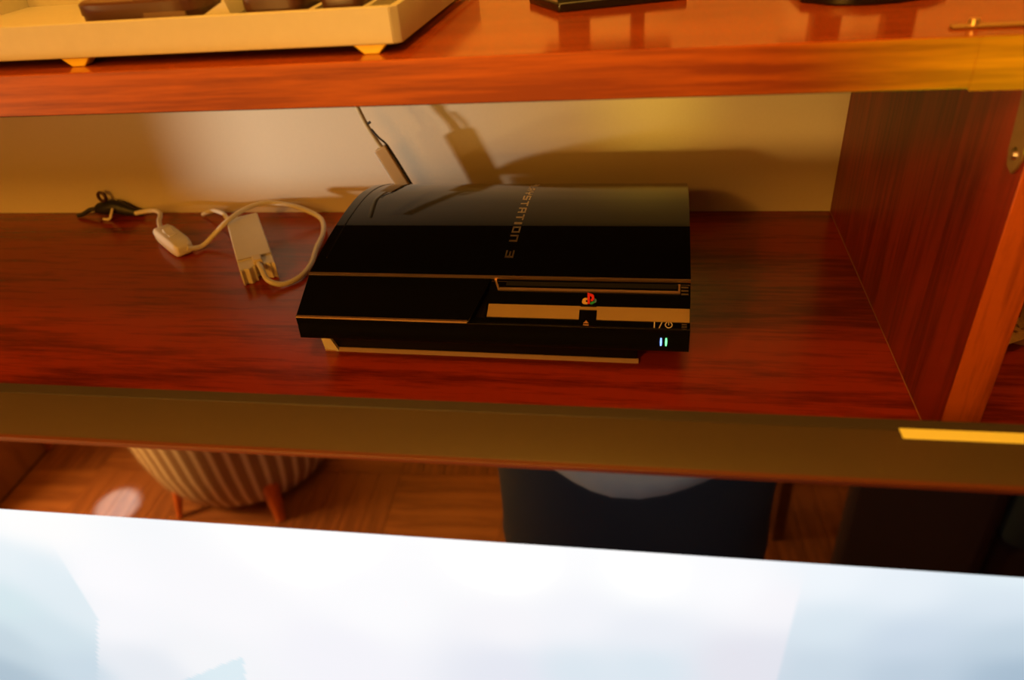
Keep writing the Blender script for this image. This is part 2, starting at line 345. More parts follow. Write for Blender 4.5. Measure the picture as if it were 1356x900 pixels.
# disc slot frame
bm = bmesh.new()
def fpt(x, t, h): n = Vector((-19.6, 41)).normalized(); p = Vector(fas(t))+n*h; return (x, p.x, p.y)
def strip(bm, x0, x1, t0, t1, h0, h1, sk0=0, sk1=0):
    A = [fpt(x0, t0, h0), fpt(x1, t0, h0), fpt(x1+sk1, t1, h0), fpt(x0+sk0, t1, h0)]; B = [fpt(x0, t0, h1), fpt(x1, t0, h1), fpt(x1+sk1, t1, h1), fpt(x0+sk0, t1, h1)]
    a = [bm.verts.new(p) for p in A]; b = [bm.verts.new(p) for p in B]
    bm.faces.new(a[::-1]); bm.faces.new(b)
    for i in range(4): bm.faces.new((a[i], a[(i+1) % 4], b[(i+1) % 4], b[i]))
strip(bm, 9, 154.5, 0.735, 0.785, -1.7, -0.5); strip(bm, 7.6, 9.4, 0.735, 1.0, -1.7, -0.5, -5, -5); strip(bm, 153, 154.5, 0.735, 0.93, -1.7, -0.5)
mesh_obj('slot_frame', bm, CHROME, con)
bm = bmesh.new(); strip(bm, 14, 152, 0.84, 0.93, -1.7, -1.2); mesh_obj('disc_slot', bm, mat('matte_black_felt', (0.002, 0.002, 0.002), 0.9), con)
# satin band
bm = bmesh.new(); strip(bm, 2, 76.5, 0.16, 0.43, -1.7, -0.9); strip(bm, 90.5, W2-0.5, 0.16, 0.43, -1.7, -0.9); strip(bm, 76.5, 90.5, 0.36, 0.43, -1.7, -0.9)
mesh_obj('satin_band', bm, BAND, con)
# touch icons: I / power
ICON = mat('printed_icon_silver', (0.62, 0.55, 0.46), 0.5)
bm = bmesh.new(); T = 0.04; h0, h1 = -1.6, -1.35
strip(bm, 135, 135.8, T, T+0.13, h0, h1)
strip(bm, 138.8, 139.5, T, T+0.13, h0, h1, 2.2, 2.2)
for k in range(20):
    a0, a1 = math.radians(115+k*15.5), math.radians(115+(k+1)*15.5)
    def q(a, r): return fpt(146.3+r*math.cos(a), T+0.065+r*math.sin(a)*0.022, h1)
    f = [bm.verts.new(q(a0, 2.9)), bm.verts.new(q(a1, 2.9)), bm.verts.new(q(a1, 2.2)), bm.verts.new(q(a0, 2.2))]; bm.faces.new(f)
strip(bm, 146.0, 146.6, T+0.06, T+0.15, h0, h1)
mesh_obj('power_icon', bm, ICON, con)
bm = bmesh.new()                                   # eject mark: triangle over a bar
f = [bm.verts.new(fpt(*p, -1.3)) for p in ((80.3, 0.085), (84.7, 0.085), (82.5, 0.15))]; bm.faces.new(f); strip(bm, 80.3, 84.7, 0.045, 0.065, h0, h1)
mesh_obj('eject_icon', bm, mat('printed_icon_bronze', (0.40, 0.20, 0.08), 0.5), con)
# small corner marks at the right end (format marks)
for x0_, x1_, t0_, st in ((155.3, 160.8, 0.72, 0.07), (156, 159.8, 0.02, 0.045)):
    for k in range(3):
        bm = bmesh.new(); strip(bm, x0_, x1_, t0_+k*st, t0_+k*st+st*0.45, -1.6, -1.35); mesh_obj('printed_mark', bm, mat('dim_print', (0.09, 0.06, 0.035), 0.5), con)
# indicator lights
for x, c, nm in ((140.8, (0.18, 0.38, 1.0), 'blue indicator light'), (144.7, (0.15, 1.0, 0.32), 'green indicator light')):
    bm = bmesh.new(); prism(bm, [(x-0.45+px, 38.6+pz) for px, pz in [(0.0, -3.0), (0.6, -3.3), (1.1, -3.0), (1.3, 0), (1.1, 3.0), (0.6, 3.3), (0, 3.0), (-0.2, 0)]], 'y', -1.6, 0.2)
    o = mesh_obj('indicator_light', bm, mat(nm, c, 0.4, emis=c, estr=2.2), con, bevel=0); o['label'] = nm
# emblem: upright red letter on a lying coloured S
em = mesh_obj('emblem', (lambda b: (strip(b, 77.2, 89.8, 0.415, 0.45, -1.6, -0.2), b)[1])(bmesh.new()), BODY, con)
def lie(bm, pts, th=0.5):                           # ribbon polygon lying on the fascia (x, t)
    a = [bm.verts.new(fpt(x, t, -1.5)) for x, t in pts]; b = [bm.verts.new(fpt(x, t, -1.5+th)) for x, t in pts]; n = len(a)
    bm.faces.new(b); bm.faces.new(a[::-1])
    for i in range(n): bm.faces.new((a[i], a[(i+1) % n], b[(i+1) % n], b[i]))
bm = bmesh.new(); lie(bm, [(77.8, 0.52), (78.3, 0.58), (80, 0.61), (82.4, 0.60), (82.4, 0.565), (80.9, 0.56), (80.6, 0.535), (82.4, 0.51), (82.4, 0.475), (80, 0.475), (78.4, 0.49)])
mesh_obj('emblem_piece', bm, mat('emblem_yellow', (0.75, 0.5, 0.16), 0.4), em)
bm = bmesh.new(); lie(bm, [(84.6, 0.475), (86.4, 0.48), (88.0, 0.51), (88.2, 0.53), (86.6, 0.545), (85.6, 0.52), (84.6, 0.51)])
mesh_obj('emblem_piece', bm, mat('emblem_green', (0.03, 0.42, 0.16), 0.4), em)
bm = bmesh.new(); lie(bm, [(88.0, 0.505), (89.4, 0.53), (89.4, 0.57), (88.1, 0.60), (86.3, 0.60), (86.3, 0.575), (87.6, 0.56), (87.9, 0.54)])
mesh_obj('emblem_piece', bm, mat('emblem_blue', (0.10, 0.25, 0.5), 0.4), em)
bm = bmesh.new(); n2 = -1.5                         # the upright letter P
def up_(bm, pts, y0=20.4, th=1.0):
    zb = 57.2; a = [bm.verts.new((x, y0+z*0.35, zb+z)) for x, z in pts]; b = [bm.verts.new((x, y0+th+z*0.35, zb+z)) for x, z in pts]; n = len(a)
    bm.faces.new(a); bm.faces.new(b[::-1])
    for i in range(n): bm.faces.new((a[i], b[i], b[(i+1) % n], a[(i+1) % n]))
up_(bm, [(82.3, 0), (84.2, 0.5), (84.2, 8.6), (82.3, 9.2)])
up_(bm, [(84.2, 8.6), (84.2, 7.2), (85.6, 6.4), (85.6, 4.4), (84.9, 4.2), (84.9, 2.9), (86.7, 3.4), (87.6, 4.6), (87.6, 6.8), (86.6, 8.1)])
mesh_obj('emblem_letter', bm, mat('emblem_red', (0.75, 0.01, 0.012), 0.35), em)
# lettering along the lid
T_ = 0.24
GL = {'P': [(0,0,T_,1),(0,1-T_*.8,1,1),(1-T_,.42,1,1),(0,.42,1,.42+T_*.8)], 'L': [(0,0,T_,1),(0,0,1,T_*.8)],
 'A': [(0,0,T_,1),(0,1-T_*.8,1,1),(1-T_,0,1,1),(0,.36,1,.36+T_*.8)], 'Y': [(0,.42,T_,1),(1-T_,.42,1,1),(0,.42,1,.42+T_*.8),(.5-T_/2,0,.5+T_/2,.42)],
 'S': [(0,1-T_*.8,1,1),(0,.42,T_,1),(0,.42,1,.42+T_*.8),(1-T_,0,1,.42),(0,0,1,T_*.8)], 'T': [(0,1-T_*.8,1,1),(.5-T_/2,0,.5+T_/2,1)],
 'I': [(.5-T_/2,0,.5+T_/2,1)], 'O': [(0,0,T_,1),(1-T_,0,1,1),(0,0,1,T_*.8),(0,1-T_*.8,1,1)], 'N': [(0,0,T_,1),(1-T_,0,1,1),(0,1-T_*.8,1,1)],
 '3': [(0,1-T_*.8,1,1),(.15,.42,1,.42+T_*.8),(0,0,1,T_*.8),(1-T_,0,1,1)]}
bm = bmesh.new(); WD = {'I': 0.45, ' ': 0.55}; GAP = 0.30; word = 'PLAYSTATION 3'
tot = sum(WD.get(c, 1) for c in word)+GAP*(len(word)-1); pos = 0
for c in word:
    wd = WD.get(c, 1)
    for a, b_, c_, d_ in GL.get(c, []):
        if c == 'I': a, c_ = 0.1, 0.9
        for q in range(2):                           # two slices so that the stroke follows the arch
            s0, s1 = a+(c_-a)*q/2, a+(c_-a)*(q+1)/2
            f = []
            for ss, tt in ((s0, b_), (s1, b_), (s1, d_), (s0, d_)):
                Y = 226-(pos+ss*wd)/tot*161; f.append(bm.verts.new((7.8+tt*7.4, Y, arcz(Y)+0.22)))
            bm.faces.new(f)
    pos += wd+GAP
LET = mat('silver_foil_lettering', (0.62, 0.46, 0.24), 0.3, metal=0.9)
mesh_obj('lettering', bm, LET, con)
# tiny speck of dust standing on the lid edge
# base under the body
bm = bmesh.new(); prism(bm, [(26, 0.8), (24, 30.5), (250, 30.5), (245, 0.8)], 'x', -150, 122)
mesh_obj('base', bm, mat('base_black', (0.004, 0.003, 0.003), 0.5, spec=0.2), con, bevel=0.6)
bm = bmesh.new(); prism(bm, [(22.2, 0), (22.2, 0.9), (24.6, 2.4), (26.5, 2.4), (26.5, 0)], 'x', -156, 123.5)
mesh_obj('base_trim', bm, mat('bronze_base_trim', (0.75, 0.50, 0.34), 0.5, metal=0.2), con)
bm = bmesh.new(); prism(bm, [(-156.6, 0.1), (-142.5, 0.1), (-148.5, 13), (-151, 30.5), (-160.0, 30.5)], 'y', 21.9, 25)
for v in bm.verts: v.co.y += (-143-v.co.x)*0.12
mesh_obj('lit_corner_facet', bm, mat('painted_corner_glare', (1.0, 0.98, 0.75), 0.35), con)['label'] = 'corner facet with the light on it painted pale yellow'  # glare on the chrome corner, painted as a pale yellow colour

# ------------------------------------------------------------------ lamp transformer, cord and switch on the left of the shelf
ad = thing('power_adapter', 'flat cream plastic lamp transformer lying on the shelf left of the console', 'adapter', (-310, 198, 0), (0, 0, math.radians(-57)))
# local x runs from the back end to the cable end
bm = bmesh.new(); box(bm, -82, 40, -18.5, 18.5, 0.2, 20)
mesh_obj('case', bm, WHITEP, ad, bevel=1.6)
bm = bmesh.new()
prism(bm, [(40, -18.5), (61, -18.5), (65, -17), (61, -14), (64, -9), (60, -5), (60, -2), (50, -2), (50, 6), (60, 6), (60, 10), (63, 13), (61, 15), (66, 18), (40, 18)], 'z', 0.3, 18.5)
mesh_obj('end_cap', bm, WHITEP, ad, bevel=1.0)
mesh_obj('cord_clamp', obox(42, 57, -3, 7, 13, 23), mat('cream_clamp', (0.80, 0.68, 0.42), 0.4), ad, bevel=1.5)
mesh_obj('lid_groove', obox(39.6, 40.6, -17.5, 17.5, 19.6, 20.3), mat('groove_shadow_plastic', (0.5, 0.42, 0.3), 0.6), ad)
def lead(name, pts, r, label):
    bm = bmesh.new(); tube(bm, pts, r, 10, 6); return tag(mesh_obj(name, bm, WHITEP, None, smooth=True), label, 'cord')
lead('looped_cord', [(-281, 157, 18), (-269, 141, 18), (-259, 131, 10), (-245, 134, 4), (-233, 150, 4), (-232, 177, 4), (-240, 214, 5), (-246, 250, 6), (-260, 281, 8), (-279, 291, 14), (-300, 291, 22), (-329, 286, 28), (-347, 269, 28), (-358, 243, 25), (-373, 229, 13), (-383, 218, 5), (-389, 209, 6), (-394, 203, 9)], 2.9, 'cream cord looping from the transformer to the inline switch')
lead('mains_lead', [(-352, 262, 10), (-373, 267, 14), (-386, 280, 16), (-408, 296, 13), (-425, 304, 7), (-433, 306, 3)], 2.6, 'short cream lead end at the back of the transformer by the wall')
sw = thing('cord_switch', 'white inline rocker switch on the cord, left of the transformer', 'switch', (-425, 224, 0), (0, 0, math.radians(-39)))
bm = bmesh.new()
loft(bm, [[(x, y*wd, z0+zz*hh) for y, zz in ((-1, .18), (-.8, 0), (.8, 0), (1, .18), (1, .8), (.8, 1), (-.8, 1), (-1, .8))] for x, wd, z0, hh in ((-38, 7, 3, 10), (-33, 11, .4, 16), (-20, 12, .2, 18), (20, 12, .2, 18), (33, 11, .4, 16), (38, 7, 3, 10))])
mesh_obj('housing', bm, WHITEP, sw, bevel=1.5)
bm = bmesh.new(); prism(bm, [(-11, 17.4), (-11, 21.5), (0, 18.6), (11, 19.2), (11, 17.4)], 'y', -5, 5)
mesh_obj('rocker', bm, mat('bright_rocker', (0.85, 0.8, 0.68), 0.35), sw, bevel=0.7)
lead('switch_lead', [(-454, 246, 9), (-461, 256, 9), (-472, 272, 10), (-480, 289, 12), (-492, 297, 13), (-510, 301, 10), (-524, 300, 8)], 2.9, 'cream cord running from the inline switch to the black plug at the wall')
pl = thing('black_plug', 'black plug with a ring handle and cable, lying against the wall at the far left', 'plug', (-562, 308, 0))
bm = bmesh.new()
loft(bm, [ell(0, 0, 0, rx, ry, 16) for rx, ry in ((5, 4), (8, 7), (9, 9), (9, 8), (9, 8), (6, 5), (3.5, 3.5))])
for i, v in enumerate(bm.verts):
    k = i//16; X = (-24, -18, -6, 6, 16, 28, 40)[k]; v.co = (X, v.co.y, v.co.x+(10, 11, 12, 14, 11, 7, 4)[k])
mesh_obj('housing', bm, BLACKP, pl, smooth=True)
bm = bmesh.new(); tube(bm, [(-9+5*math.cos(a), 1, 27+6*math.sin(a)) for a in [2*math.pi*k/14 for k in range(15)]], 2.1, 8, 2)
mesh_obj('ring', bm, mat('dark_red_ring', (0.06, 0.014, 0.008), 0.5), pl, smooth=True)
bm = bmesh.new(); tube(bm, [(-22, 0, 11), (-32, -1, 10), (-43, -3, 5), (-52, -4, 3)], 2.8, 8, 6); mesh_obj('cable', bm, BLACKP, pl, smooth=True)
bm = bmesh.new(); tube(bm, [(10, -11, 16), (6, -12, 9), (1, -13, 2.4), (-8, -13, 2.2)], 1.7, 8, 6); o = mesh_obj('cable_tie', bm, WHITEP, pl, smooth=True); o['label'] = 'white cable tie end'

# cable with transformer hanging down the wall behind the console
hd = thing('wall_adapter', 'slim cream adapter block on its cord, hanging down the wall behind the console', 'adapter', (-157, 284, 68), (0, math.radians(-24), 0))
mesh_obj('case', obox(-7.5, 7.5, -5, 5, -42, 30), mat('shaded_adapter_plastic', (0.50, 0.33, 0.13), 0.5), hd, bevel=1.4)  # shade on the front is painted in as a darker tan
o = mesh_obj('side_face', obox(-9, -7.51, -4.5, 5, -40, 28), mat('lit_adapter_plastic', (0.72, 0.68, 0.6), 0.5), hd, bevel=0.3); o['label'] = 'side face painted paler, as lit from the left'  # light on the left side is painted in as a paler colour
bm = bmesh.new(); tube(bm, [(0, 1, 29), (-1, 1, 42), (-2, 3, 60), (0, 5, 85), (2, 12, 120), (3, 17, 145)], 2.6, 10, 6); mesh_obj('cord', bm, mat('tan_cord', (0.52, 0.42, 0.22), 0.5), hd, smooth=True)
bm = bmesh.new(); tube(bm, [(-3.8, 2.5, 58), (3.8, 2.5, 58.5)], 1.5, 8, 2); mesh_obj('cable_tie', bm, BLACKP, hd, smooth=True)
bm = bmesh.new(); tube(bm, [(2, -1, 52), (5, -2, 40), (8, -1, 30), (9, -1, 10), (9, -1, -20), (10.5, -1, -48)], 1.2, 8, 6); mesh_obj('black_wire', bm, BLACKP, hd, smooth=True)

# ------------------------------------------------------------------ upper shelf contents
ZU = H+TU
tr = thing('wooden_tray', 'cream painted wooden tray on yellow feet, on the upper shelf at left', 'tray', (0, 0, ZU))
mesh_obj('front_board', obox(-420, -19, -51, -47, 5.5, 26), CREAM, tr, bevel=0.8)
bm = bmesh.new(); prism(bm, [(-19, -51), (-15, -47), (-11, 150), (-15, 150), (-19, -47)], 'z', 5.5, 26); mesh_obj('side_board', bm, CREAM, tr, bevel=0.6)
mesh_obj('side_board', obox(-424, -420, -50, 150, 5.5, 26), CREAM, tr, bevel=0.6)
mesh_obj('back_board', obox(-420, -15, 146, 150, 5.5, 26), CREAM, tr, bevel=0.6)
mesh_obj('bottom_board', obox(-420, -19, -47, 146, 5.5, 8), CREAM, tr)
for x in (-232, -35):
    for y in (-46, 140):
        bm = bmesh.new(); prism(bm, [(x-11, 6), (x+11, 6), (x+5, 0), (x-4, 0)], 'y', y-3, y+6); mesh_obj('foot', bm, YELLOW, tr, bevel=0.6)
for x in (-122, -72, -38):
    mesh_obj('cross_slat', obox(x, x+3.2, -47, 146, 8, 25), CREAM, tr, bevel=0.4)
DB = mat('dark_brown_leather', (0.075, 0.025, 0.012), 0.35, vary=0.15, scale=50)
def tin(name, cx, cy, rx, ry, h, label, cat, pw=4, m=DB, gp=None):
    t = thing(name, label, cat, (cx, cy, ZU+8), group=gp)
    bm = bmesh.new(); loft(bm, [ell(0, 0, z, rx*s, ry*s, 32, pw) for z, s in ((0, .96), (1.5, 1), (h*.72, 1.0))]); mesh_obj('body', bm, m, t, smooth=True)
    bm = bmesh.new(); loft(bm, [ell(0, 0, z, rx*s, ry*s, 32, pw) for z, s in ((h*.72, 1.02), (h*.95, 1.02), (h, .97))]); mesh_obj('lid', bm, m, t, smooth=True)
    return t
t = tin('leather_case', -186, -20, 42, 22, 27, 'long dark brown case with rounded corners in the tray, nearest the left', 'case')
mesh_obj('label_patch', obox(8, 36, -23.2, -21.6, 10, 20), mat('greyed_brown_patch', (0.16, 0.09, 0.055), 0.5), t); mesh_obj('top_patch', obox(2, 34, -20, 20, 27, 27.6), MATS['greyed_brown_patch'], t)
tin('brown_box', -95, -22, 19, 20, 26, 'small dark brown box in the tray between two cream slats', 'box', 6)
tin('brown_box', -52, -22, 13, 18, 27, 'smaller dark brown box near the right end of the tray', 'box', 6)
bm = bmesh.new(); prism(bm, [(-138, ZU+25), (-121, ZU+33), (-119, ZU+25)], 'y', -46, -20)
tag(mesh_obj('folded_card', bm, CREAM, None), 'folded cream card standing up in the tray', 'card')
# black stands
def stand(name, label, poly, posts, top):
    t = thing(name, label, 'speaker', (0, 0, ZU))
    bm = bmesh.new(); prism(bm, poly, 'z', 0, 6); mesh_obj('base', bm, BODY, t, bevel=1.2)
    for a in posts: mesh_obj('post', obox(a[0], a[1], a[2], a[3], 6, 40), BODY, t, bevel=1)
    mesh_obj('body', obox(*top, 40, 150), BODY, t, bevel=3)
    bm = bmesh.new(); bmesh.ops.create_cone(bm, cap_ends=True, segments=32, radius1=26, radius2=22, depth=3, matrix=Matrix.Translation(((top[0]+top[1])/2, top[2]-1, 95)) @ Matrix.Rotation(math.pi/2, 4, 'X')); mesh_obj('speaker_cone', bm, mat('grey_cone', (0.03, 0.03, 0.03), 0.6), t, smooth=True)
    return t
stand('desk_speaker', 'black speaker on a two-post base standing on the upper shelf right of the tray', [(66, 43), (150, 66), (146, 140), (50, 130), (40, 84)], [(62, 84, 70, 80), (112, 122, 78, 90)], (45, 142, 70, 135))
stand('rounded_speaker', 'black speaker on a rounded base at the right of the upper shelf', [(218, 36), (235, 22), (252, 18), (270, 20), (290, 29), (305, 45), (305, 120), (215, 120)], [(228, 246, 45, 60), (272, 290, 45, 60)], (218, 300, 45, 115))
bp = thing('brass_bracket', 'flat brass bracket with raised screws lying on the upper shelf at far right', 'bracket', (0, 0, ZU))
mesh_obj('plate', obox(279, 352, -50, -44.5, 0, 1.6), BRASS, bp, bevel=0.6)
for x in (290, 318, 345):
    bm = bmesh.new(); bmesh.ops.create_cone(bm, cap_ends=True, segments=16, radius1=3.3, radius2=2.4, depth=2.6, matrix=Matrix.Translation((x, -46.5, 2.9))); mesh_obj('screw', bm, MATS['bright_screw'], bp, smooth=True)

# dried leaves right of the divider
lf = thing('dried_bouquet', 'dried straw-coloured leaves poking out beyond the right side of the divider', 'dried plant', (430, 75, 0))
for k, (dx, dy, dz, wd, bend) in enumerate([(-36, 30, 30, 9, 6), (-46, 8, 22, 8, 3), (-38, -14, 16, 8, 5), (-24, -34, 12, 9, 4), (-42, -4, 34, 6, 8), (10, -30, 26, 9, 5), (20, 20, 40, 8, 8)]):
    bm = bmesh.new(); d = Vector((dx, dy, 0)).normalized(); s = Vector((-d.y, d.x, 0)); ln = math.hypot(dx, dy); rows = []
    for i in range(7):
        t = i/6; c = Vector((dx*t, dy*t, 5+dz*math.sin(t*1.9))); w_ = wd*math.sin(math.pi*min(1, 0.12+t*0.86))
        rows.append([c+s*w_, c+Vector((0, 0, -1.5)), c-s*w_, c-s*w_*.98+Vector((0, 0, -.5)), c+Vector((0, 0, -2.1)), c+s*w_*.98+Vector((0, 0, -.5))])
    loft(bm, rows); mesh_obj('leaf', bm, mat('dry_leaf', (0.55, 0.32, 0.13), 0.6, vary=0.3, scale=90), lf, smooth=True)
bm = bmesh.new(); tube(bm, [(-38, 14, 9), (0, 8, 12), (60, 20, 10)], 1.3, 8, 5); mesh_obj('stem', bm, mat('straw', (0.6, 0.42, 0.1), 0.5), lf, smooth=True)
bm = bmesh.new(); tube(bm, [(0, 0, 0), (0, 0, 12)], 12, 12, 2); mesh_obj('bundle_foot', bm, MATS['dry_leaf'], lf, smooth=True)

# ------------------------------------------------------------------ furniture behind the photographer (seen mirrored in the bezel)
def stripes():
    m = bpy.data.materials.new('striped_upholstery'); m.use_nodes = True; nt = m.node_tree; b = nt.nodes['Principled BSDF']; b.inputs['Roughness'].default_value = 0.8
    tc = nt.nodes.new('ShaderNodeTexCoord'); sp = nt.nodes.new('ShaderNodeSeparateXYZ'); nt.links.new(tc.outputs['Object'], sp.inputs[0])
    a = nt.nodes.new('ShaderNodeMath'); a.operation = 'ARCTAN2'; nt.links.new(sp.outputs['Y'], a.inputs[0]); nt.links.new(sp.outputs['X'], a.inputs[1])
    mu = nt.nodes.new('ShaderNodeMath'); mu.operation = 'MULTIPLY'; mu.inputs[1].default_value = 44; nt.links.new(a.outputs[0], mu.inputs[0])
    s = nt.nodes.new('ShaderNodeMath'); s.operation = 'SINE'; nt.links.new(mu.outputs[0], s.inputs[0])
    cr = nt.nodes.new('ShaderNodeValToRGB'); cr.color_ramp.elements[0].position = 0.35; cr.color_ramp.elements[0].color = (0.30, 0.17, 0.07, 1); cr.color_ramp.elements[1].position = 0.6; cr.color_ramp.elements[1].color = (0.78, 0.66, 0.42, 1)
    nt.links.new(s.outputs[0], cr.inputs[0]); nt.links.new(cr.outputs[0], b.inputs['Base Color']); return m
STR = stripes()
ch = thing('tub_chair', 'cream and tan striped tub chair on the parquet, mirrored in the television bezel', 'chair', (-885, -1378, FZ))
bm = bmesh.new(); loft(bm, [ell(0, 0, z, r, r*0.92, 48) for z, r in ((12, 130), (18, 180), (44, 220), (100, 250), (180, 270), (300, 284), (400, 292), (420, 285), (424, 200))]); mesh_obj('seat_base', bm, STR, ch, smooth=True)
bm = bmesh.new(); ri = []
for z, r in ((380, 288), (560, 330), (720, 345), (740, 330)):
    ri.append([(math.cos(a)*q, math.sin(a)*q*.92, z) for q, rng in ((r, range(0, 21)), (r-55, range(20, -1, -1))) for a in [math.radians(180+ -10+k*10) for k in rng]])
loft(bm, ri); mesh_obj('backrest', bm, STR, ch, smooth=True)
bm = bmesh.new(); loft(bm, [ell(0, 0, z, r, r*.9, 40) for z, r in ((424, 225), (440, 235), (470, 232), (485, 200))]); mesh_obj('cushion', bm, STR, ch, smooth=True)
for x, y in ((-128, 202), (153, 200), (-130, -150), (150, -150)):
    bm = bmesh.new(); tube(bm, [(x*.9, y*.85, 110), (x, y, 0)], [26 if x > 0 else 16, 12 if x > 0 else 7], 12, 2); mesh_obj('leg', bm, EDGEUP, ch, smooth=True)
wd_ = thing('wooden_cupboard', 'brown wooden cupboard with a pale trim strip against the left side of the room', 'cupboard', (-1775, -1480, FZ))
mesh_obj('body', obox(-215, 215, -400, 380, 8, 900), wood('cupboard_veneer', (0.26, 0.10, 0.03), (0.18, 0.06, 0.02), 'z', rough=0.4), wd_, bevel=3)
mesh_obj('trim_strip', obox(215, 222, 40, 60, 8, 890), EDGEWOOD, wd_); mesh_obj('plinth', obox(-210, 210, -395, 375, 0, 8), BODY, wd_)
tb = thing('side_table', 'small dark wooden table with straight legs behind the person, mirrored in the bezel', 'table', (352, -1300, FZ))
DW = wood('dark_table_wood', (0.10, 0.03, 0.012), (0.05, 0.015, 0.007), 'x', rough=0.35)
mesh_obj('table_top', obox(-178, 178, -190, 190, 430, 450), DW, tb, bevel=2)
for x in (-150, 160):
    for y in (-160, 140): mesh_obj('leg', obox(x-13, x+13, y-13, y+13, 0, 430), DW, tb, bevel=1.5)
mesh_obj('stretcher', obox(-150, 140, -8, 8, 60, 90), EDGEUP, tb, bevel=1.5)
MAR = mat('dark_maroon_cloth', (0.020, 0.004, 0.004), 0.85, bump=0.3, scale=500)
TEAL = mat('dark_teal_cloth', (0.010, 0.022, 0.026), 0.85, bump=0.3, scale=500)
sf = thing('sofa', 'dark maroon sofa with a dark teal seat at the right, mirrored in the bezel', 'sofa', (1391, -942, FZ), (0, 0, math.radians(25)))
mesh_obj('seat_base', obox(-529, 490, -390, 380, 60, 400), MAR, sf, bevel=25)
mesh_obj('cushion', obox(-529, 488, -280, 402, 400, 640), TEAL, sf, bevel=25)
for s in (-1, 1): mesh_obj('armrest', obox(-758 if s < 0 else 492, -530 if s < 0 else 762, -400, 400, 60, 700), MAR, sf, bevel=20)
mesh_obj('backrest', obox(-529, 490, -420, -285, 400, 980), MAR, sf, bevel=30)
for x in (-700, 700):
    for y in (-340, 340): mesh_obj('leg', obox(x-25, x+25, y-25, y+25, 0, 60), DW, sf, bevel=3)

# ------------------------------------------------------------------ the photographer (mirrored in the bezel)
PX, PY = 150, -705
pe = thing('person', 'photographer in dark blue jeans and a grey shirt holding a camera, mirrored in the bezel', 'person', (PX, PY, FZ))
SKIN = mat('skin', (0.55, 0.30, 0.19), 0.5, bump=0.05)
JEAN = mat('dark_blue_denim', (0.010, 0.016, 0.026), 0.85, bump=0.5, scale=900, vary=0.2)
SHIRT = mat('grey_cotton', (0.36, 0.39, 0.38), 0.85, bump=0.3, scale=600)
HAIR = mat('dark_brown_hair', (0.03, 0.015, 0.008), 0.6, bump=0.8, scale=300)
def skin_body():
    P = {}; verts = []; rad = []; edges = []
    def a(k, p, r, par=None):
        P[k] = len(verts); verts.append([c*MM for c in p]); rad.append(r*MM)
        if par: edges.append((P[par], P[k]))
    a('pelvis', (0, 0, 930), 125); a('waist', (0, 5, 1060), 110, 'pelvis'); a('chest', (0, 10, 1230), 125, 'waist'); a('upper', (0, 5, 1370), 105, 'chest')
    a('neck', (0, 25, 1480), 55, 'upper'); a('jaw', (0, 62, 1560), 62, 'neck'); a('skull', (0, 62, 1640), 88, 'jaw'); a('crown', (0, 50, 1695), 60, 'skull')
    for s, n in ((1, 'r'), (-1, 'l')):
        a('sh'+n, (s*165, 0, 1390), 56, 'upper'); a('ua'+n, (s*215, 20, 1270), 44, 'sh'+n); a('el'+n, (s*225, 55, 1150), 38, 'ua'+n)
        a('fa'+n, (s*170, 105, 1270), 36, 'el'+n); a('wr'+n, (s*100, 130, 1378), 25, 'fa'+n); a('pa'+n, (s*78, 140, 1415), 26, 'wr'+n)
        a('hip'+n, (s*85, 0, 850), 95, 'pelvis'); a('th'+n, (s*95, 10, 660), 82, 'hip'+n); a('kn'+n, (s*98, 15, 490), 58, 'th'+n)
        a('ca'+n, (s*100, -5, 340), 56, 'kn'+n); a('an'+n, (s*102, -15, 100), 38, 'ca'+n); a('he'+n, (s*104, -10, 50), 40, 'an'+n); a('to'+n, (s*115, 110, 36), 34, 'he'+n)
    me = bpy.data.meshes.new('body'); me.from_pydata(verts, edges, []); o = bpy.data.objects.new('body', me); COL.objects.link(o)
    o.modifiers.new('skin', 'SKIN'); sv = me.skin_vertices[0].data
    for i, r in enumerate(rad): sv[i].radius = (r, r); sv[i].use_root = (i == 0)
    sb = o.modifiers.new('sub', 'SUBSURF'); sb.levels = 2
    bpy.context.view_layer.update(); m2 = bpy.data.meshes.new_from_object(o.evaluated_get(bpy.context.evaluated_depsgraph_get())); bpy.data.objects.remove(o)
    bm = bmesh.new(); bm.from_mesh(m2); bpy.data.meshes.remove(m2); bmesh.ops.scale(bm, vec=(1000, 1000, 1000), verts=bm.verts[:])
    for v in bm.verts:                                  # shape the face a little
        if v.co.z > 1530: v.co.x *= 0.88; v.co.y = 62+(v.co.y-62)*1.05
    tube(bm, [(0, 148, 1655), (0, 168, 1618), (0, 150, 1606)], [8, 15, 9], 10, 3)
    for s in (-1, 1):
        ball(bm, (s*82, 55, 1635), 22, sc=(.35, .7, 1.3))
        cx, cy, cz = s*78, 140, 1415                     # hand closed on the camera sides
        for k, ln in enumerate((62, 70, 66, 52)):
            zz = cz+34-k*19
            tube(bm, [(cx+s*4, cy+12, zz-6), (cx+s*8, cy+38, zz), (cx-s*2, cy+34+ln*.34, zz+1), (cx-s*ln*.42, cy+30+ln*.30, zz)], [10, 9.5, 8.5, 7], 10, 4)
        tube(bm, [(cx+s*2, cy+4, cz-4), (cx-s*10, cy-6, cz+16), (cx-s*30, cy-10, cz+24), (cx-s*44, cy-8, cz+26)], [12, 11, 9, 7.5], 10, 4)
    b_ = mesh_obj('body', bm, SKIN, pe, smooth=True, angle=3); return b_
skin_body()
for s in (-1, 1):
    bm = bmesh.new(); ball(bm, (s*30, 140, 1640), 11); e_ = mesh_obj('eye', bm, mat('eye_white', (0.5, 0.45, 0.42), 0.2), pe, smooth=True)
    bm = bmesh.new(); ball(bm, (s*30, 148.5, 1638), 5); mesh_obj('iris', bm, HAIR, e_, smooth=True)

